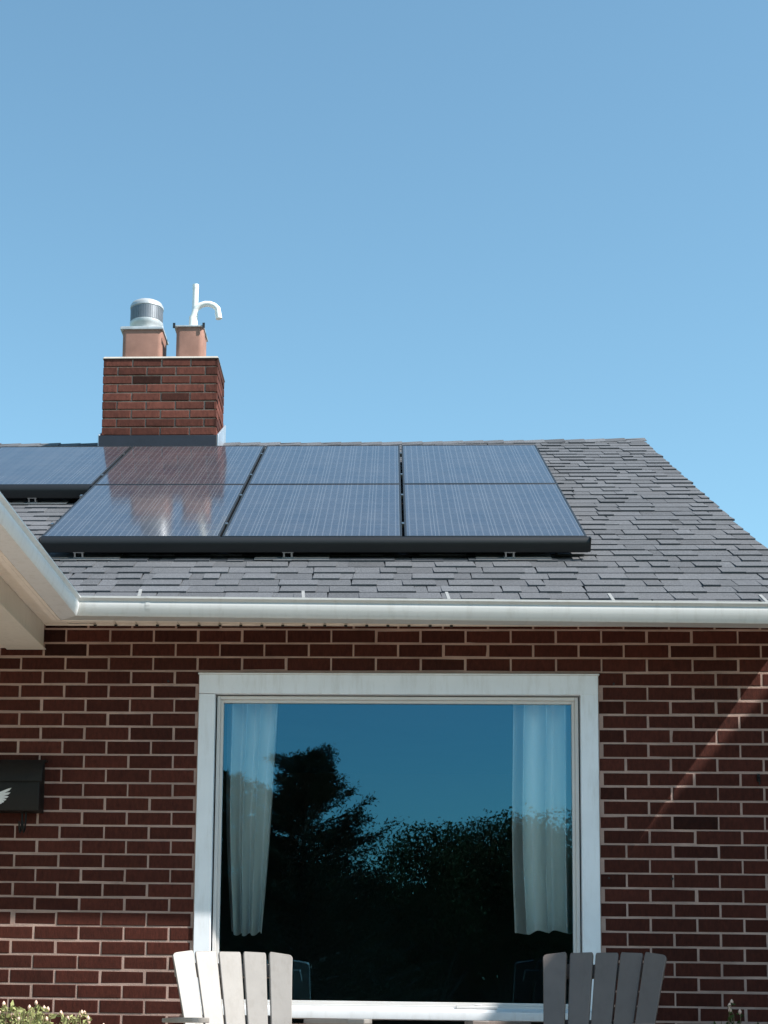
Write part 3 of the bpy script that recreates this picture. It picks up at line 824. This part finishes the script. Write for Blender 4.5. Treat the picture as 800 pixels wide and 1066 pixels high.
# ------------------------------------------------------------------ plants by the wall
def leaf(mb, p, d, up, L, W, tone):
    d = d.normalized(); s = d.cross(up)
    if s.length < 1e-4: s = d.orthogonal()
    s.normalize(); nrm = s.cross(d)
    a = p; b = p+d*L*.5+s*W*.5+nrm*L*.08; c_ = p+d*L; e = p+d*L*.5-s*W*.5+nrm*L*.08
    n = len(mb.v); mb.v += [tuple(a), tuple(b), tuple(c_), tuple(e)]
    mb.f.append((n, n+1, n+2, n+3)); mb.t.append(tone)
def rv(rnd): 
    while True:
        v = Vector((rnd.uniform(-1,1), rnd.uniform(-1,1), rnd.uniform(-1,1)))
        if .05 < v.length < 1: return v.normalized()
def shrub(name, label, loc, stems, hfun, rad, leafmat, seed, lL, buds=0, cat='shrub'):
    rnd = random.Random(seed); root = empty(name, loc, label, cat)
    ms = MB(); ml = MB(); mbd = MB()
    for k in range(stems):
        a = rnd.uniform(0, 6.28); r = rnd.random()**.5
        ex = Vector((math.cos(a)*r*rad[0], math.sin(a)*r*rad[1], 0)); h = hfun(ex.x, rnd)
        base = Vector((ex.x*.35, ex.y*.35, 0)); top = Vector((ex.x, ex.y, h))
        mid = base.lerp(top, .5)+Vector((rnd.uniform(-.03,.03), rnd.uniform(-.03,.03), .03))
        pts = [base, mid, top]
        ms.tube(pts, [.005, .0035, .0015], 5)
        for q in range(int(26*h/.6)):
            t = rnd.uniform(.35, 1.0); p = base.lerp(mid, t*2) if t < .5 else mid.lerp(top, t*2-1)
            d = (rv(rnd)+Vector((0, 0, .7)))
            L = lL*rnd.uniform(.6, 1.2); leaf(ml, p, d, rv(rnd), L, L*.5, rnd.uniform(.7, 1.35))
        if rnd.random() < buds:
            sp = top+Vector((rnd.uniform(-.02,.02), 0, rnd.uniform(.01, .05)))
            ms.tube([top, sp], .0015, 4)
            mbd = MB(); mbd.lathe([(.001, -.012), (.0065, -.006), (.008, .001), (.005, .008), (.001, .013)], tuple(sp), 8)
            mbd.build('bud', M['bud'], root, smooth=True)
            for q in range(5): leaf(ml, sp-Vector((0,0,.012)), rv(rnd)+Vector((0,0,.5)), rv(rnd), lL*.7, lL*.35, rnd.uniform(.8,1.3))
    ms.build('stem', M['stem'], root); ml.build('foliage', leafmat, root, recalc=False)
    return root
shrub('shrub', 'low leafy shrub with pale buds against the sunlit brick at the bottom left', (-1.68, -.42, 0), 230,
      lambda x, r: (.665 - max(0, (x-.17))*.32 - max(0, abs(x)-.30)*.1)*r.uniform(.86, 1.03), (.44, .20), M['leaf_shrub'], 4, .034, .12)
shrub('sprig_plant', 'small shaded leafy plant below the brick right of the shaded chair', (1.475, -.34, 0), 26,
      lambda x, r: .69*r.uniform(.82, 1.02), (.09, .08), M['leaf_dark'], 9, .026, .1, 'plant')
shrub('sprig_plant', 'thin shaded plant at the bottom right corner against the brick', (1.66, -.34, 0), 18,
      lambda x, r: .655*r.uniform(.85, 1.02), (.08, .07), M['leaf_dark'], 12, .024, .1, 'plant')

# ------------------------------------------------------------------ ground
mb = MB(); G = -.86
n = 40
mb.quad((-600, -600, G), (600, -600, G), (600, 600, G), (-600, 600, G))
tag(mb.build('ground', M['lawn'], recalc=False), kind='structure')
mb = MB()
mb.box(-8, 4.2, -5.6, 0.0, G-.05, -.004);  # unseen front part extended and toned warm to bounce light onto the soffit
tag(mb.build('patio', M['concrete'], bevel=.01), kind='structure')
mb = MB(); mb.box(-60, 60, -19, -12.5, G-.1, G+.006); tag(mb.build('road', simple('asphalt', (.05,.05,.052), .9, 3, .2, .5, .004, bscale=90)), kind='structure')

# ------------------------------------------------------------------ trees across the street (mirrored in the window)
def crown_tree(name, label, loc, h, rad, seed, trunk_h, group, nleaf=34000, lL=.085, conifer=False, matl=None):
    rnd = random.Random(seed); root = empty(name, loc, label, 'tree', 0, group)
    mt = MB(); mt.tube([(0,0,0), (.08,.02,h*.3), (-.05,.03,h*.6), (0,0,h*.9)], [.035*h*.7, .028*h*.7, .016*h*.7, .01], 10)
    ml = MB()
    if conifer:
        z = .8; nb = 0
        while z < h:
            t = z/h; rr = rad*(1-t)**.5*rnd.uniform(.78, 1.12)
            for b in range(7):
                a = rnd.uniform(0, 6.28); rq = rr*rnd.uniform(.6, 1.08); tip = Vector((math.cos(a)*rq, math.sin(a)*rq, z+rq*rnd.uniform(.05, .55)))
                base = Vector((0, 0, z)); mid = base.lerp(tip, .55)+Vector((0, 0, -rr*.06))
                mt.tube([base, mid, tip], [.03*(1-t)+.012, .015, .005], 5)
                m = int(90+230*rr/rad)
                for q in range(m):
                    u = rnd.random()**.6; p = base.lerp(mid, u*2) if u < .5 else mid.lerp(tip, u*2-1)
                    d = (tip-base).normalized()*.8+rv(rnd)*.9; L = rnd.uniform(.06, .13)*(1.15-.3*u)
                    leaf(ml, p+rv(rnd)*.13*rnd.random(), d, rv(rnd), L, L*.26, rnd.uniform(.6, 1.3))
            z += .11
    else:
        blobs = []
        for k in range(26):
            v = rv(rnd); v = Vector((v.x*rad*.72, v.y*rad*.72, v.z*(h-trunk_h)*.36))
            blobs.append((v+Vector((0, 0, trunk_h+(h-trunk_h)*.52)), rnd.uniform(.26, .46)*rad))
        blobs.append((Vector((0, 0, trunk_h+(h-trunk_h)*.5)), rad*.6))
        for (c, r) in blobs[:14]:
            mt.tube([(0, 0, trunk_h*rnd.uniform(.6, 1)), tuple(c*.5+Vector((0, 0, trunk_h*.5))), tuple(c)], [.09, .05, .015], 6)
        for q in range(nleaf):
            c, r = rnd.choice(blobs); v = rv(rnd); p = c+v*r*(rnd.random()**.4)*rnd.uniform(.85, 1.12)
            L = lL*rnd.uniform(.6, 1.2); leaf(ml, p, rv(rnd)+Vector((0, 0, -.2)), rv(rnd), L, L*.6, rnd.uniform(.55, 1.5))
    mt.build('trunk', M['bark'], root); ml.build('crown', matl or M['leaf_tree'], root, recalc=False)
    return root
TG = 'trees across the street mirrored in the window'
TT = [ # x, y, height, radius, seed, conifer, label
 (-1.55, -22, 6.08, 2.8, 41, True, 'tall ragged conifer whose reflection rises beside the left curtain in the window'),
 (-3.2, -22.5, 5.75, 2.6, 2, True, 'dark conifer reflected behind the left curtain'),
 (1.0, -27, 5.25, 1.8, 3, False, 'rounded broadleaf tree reflected in the middle of the window, right of the conifer'),
 (2.5, -28, 5.85, 1.9, 5, False, 'taller rounded broadleaf tree reflected just left of the right curtain'),
 (4.4, -27, 5.45, 2.1, 6, False, 'broadleaf tree reflected behind the right curtain'),
 (.1, -30, 5.35, 2.2, 7, False, 'lower broadleaf tree filling the gap in the window reflection next to the conifer'),
 (-8, -26, 7.0, 2.8, 11, False, 'broad tree far along the street, beyond the left side of the window reflection'),
 (8.5, -28, 6.8, 2.8, 12, False, 'broad tree far along the street, beyond the right side of the window reflection'),
]
for (x, y, h, r, sd, con, lab) in TT:
    crown_tree('conifer_tree' if con else 'broadleaf_tree', lab, (x, y, G), h, r, sd, 1.3, TG, conifer=con, matl=M['needle'] if con else M['leaf_tree'])
def hedge():
    rnd = random.Random(5); root = empty('hedge', (0, -33, G), 'dark hedge behind the trees at the foot of the window reflection', 'hedge')
    ml = MB(); ms = MB()
    for k in range(60): x = -15+30*k/60+rnd.uniform(-.2, .2); ms.tube([(x, 0, 0), (x+rnd.uniform(-.2,.2), 0, 2.2)], [.05, .02], 5)
    ms.box(-15, 15, -.5, .5, 0, 2.0)
    for q in range(34000):
        x = rnd.uniform(-15, 15); top = 3.7+.4*math.sin(x*1.3)+.3*math.sin(x*3.1); v = rv(rnd)
        p = Vector((x, rnd.uniform(-.9, 1.0), top*rnd.random()**.7)); L = rnd.uniform(.15, .32)
        leaf(ml, p, rv(rnd), rv(rnd), L, L*.6, rnd.uniform(.6, 1.3))
    ms.build('stem', M['bark'], root); ml.build('foliage', M['needle'], root, recalc=False)
hedge()

# unseen tree added at right, crown placed to shade the porch gutter
def added_shade_tree():
    rnd = random.Random(31); root = empty('added_shade_tree', (5.0, -4.3, G), 'unseen tall tree added beyond the right edge to shade the porch gutter', 'tree')
    mt = MB(); mt.tube([(0,0,0), (.1,.1,3.5), (-.1,.3,7), (-.2,.2,11)], [.24,.19,.13,.03], 10); ml = MB()
    blobs = [((-.05, .0, 10.9), 1.0), ((-.25, .35, 10.5), .8), ((-.1, -.6, 10.8), .9), ((.3, -1.2, 10.7), .9), ((.4,.1,11.8), .8), ((.6,-.7,12), .8)]
    for (c, r) in blobs:
        mt.tube([(-.12, .28, 8.3), c], [.06, .015], 6)
        for q in range(3600):
            p = Vector(c)+rv(rnd)*r*rnd.random()**.45; L = rnd.uniform(.08, .16); leaf(ml, p, rv(rnd), rv(rnd), L, L*.6, rnd.uniform(.7, 1.3))
    mt.build('trunk', M['bark'], root); ml.build('crown', M['leaf_tree'], root, recalc=False)
added_shade_tree()
# ------------------------------------------------------------------ unseen house added at right, shaped to shade the right chair and wall
nb = empty('added_shade_house', (4.75, -1.0, G), 'unseen brick house added beyond the right edge to shade the right chair and wall', 'house')
mb = MB(); mb.box(0.15, 7, -1.8, 4.6, 0, 6.05); mb.build('wall', M['brick'], nb)
EZ = 6.180
mb = MB(); prof = [(-.25, EZ), (-.25, EZ+.02), (3.6, EZ+1.6), (7.45, EZ+.02), (7.45, EZ), (3.6, EZ+.1)]
mb.extrude([(a, b) for a, b in prof], 'y', -2.1, 4.9); nroof = mb.build('roof', M['shingle'], nb)
M['dark_pane'] = simple('dark_pane', (.02,.025,.03), .05, 1, .05, 0)
for yy in (-.9, 1.9):
    mb = MB(); mb.box(.12, .149, yy, yy+1.1, 3.4, 4.7); nw = mb.build('window', M['casing'], nb)
    mb = MB(); mb.box(.112, .119, yy+.08, yy+1.02, 3.48, 4.62); mb.build('pane', M['dark_pane'], nw)

# ------------------------------------------------------------------ light and sky
SUN = Vector((2.4, -1.0, 2.77)).normalized()
el = math.asin(SUN.z); az = math.atan2(SUN.x, SUN.y)
w = bpy.data.worlds.new('World'); scene.world = w; w.use_nodes = True
nt = w.node_tree; bg = nt.nodes['Background']
sky = nt.nodes.new('ShaderNodeTexSky'); sky.sky_type = 'NISHITA'; sky.sun_disc = False
sky.sun_elevation = el; sky.sun_rotation = az; sky.altitude = 0; sky.air_density = 1.0; sky.dust_density = .6; sky.ozone_density = 1.3
tn = nt.nodes.new('ShaderNodeMix'); tn.data_type = 'RGBA'; tn.blend_type = 'MULTIPLY'; tn.inputs[0].default_value = 1; tn.inputs[7].default_value = (.875, 1.12, 1.02, 1)
nt.links.new(sky.outputs[0], tn.inputs[6]); nt.links.new(tn.outputs[2], bg.inputs[0]); bg.inputs[1].default_value = .12
sl = bpy.data.lights.new('sun', 'SUN'); sl.energy = 5.0; sl.angle = R(.53); sl.color = (1, .95, .88)
so = bpy.data.objects.new('sun', sl); COL.objects.link(so); so.rotation_euler = SUN.to_track_quat('Z', 'Y').to_euler(); so.location = (6, -6, 9)

# ------------------------------------------------------------------ camera (shift lens, as the photo was straightened)
f, th, ps, ro, D, h, cx, cy = 1666.315, .133820, -.050433, .0134045, 7.46251, .75, 321.853, 810.724
F = Vector((math.sin(ps)*math.cos(th), math.cos(ps)*math.cos(th), math.sin(th)))
Rv = Vector((math.cos(ps), -math.sin(ps), 0)); Uv = Rv.cross(F)
R2 = Rv*math.cos(ro)+Uv*math.sin(ro); U2 = -Rv*math.sin(ro)+Uv*math.cos(ro)
cam = bpy.data.cameras.new('camera'); co = bpy.data.objects.new('camera', cam); COL.objects.link(co)
mat = Matrix((R2, U2, -F)).transposed().to_4x4(); mat.translation = Vector((0, -D, h)); co.matrix_world = mat
cam.sensor_fit = 'HORIZONTAL'; cam.sensor_width = 36; cam.lens = 36*f/800
cam.shift_x = -(cx-400)/800; cam.shift_y = (cy-533)/800
cam.clip_start = .05; cam.clip_end = 3000
scene.camera = co
scene.view_settings.view_transform = 'Standard'; scene.view_settings.look = 'None'; scene.view_settings.gamma = 1
scene.view_settings.exposure = 0.82
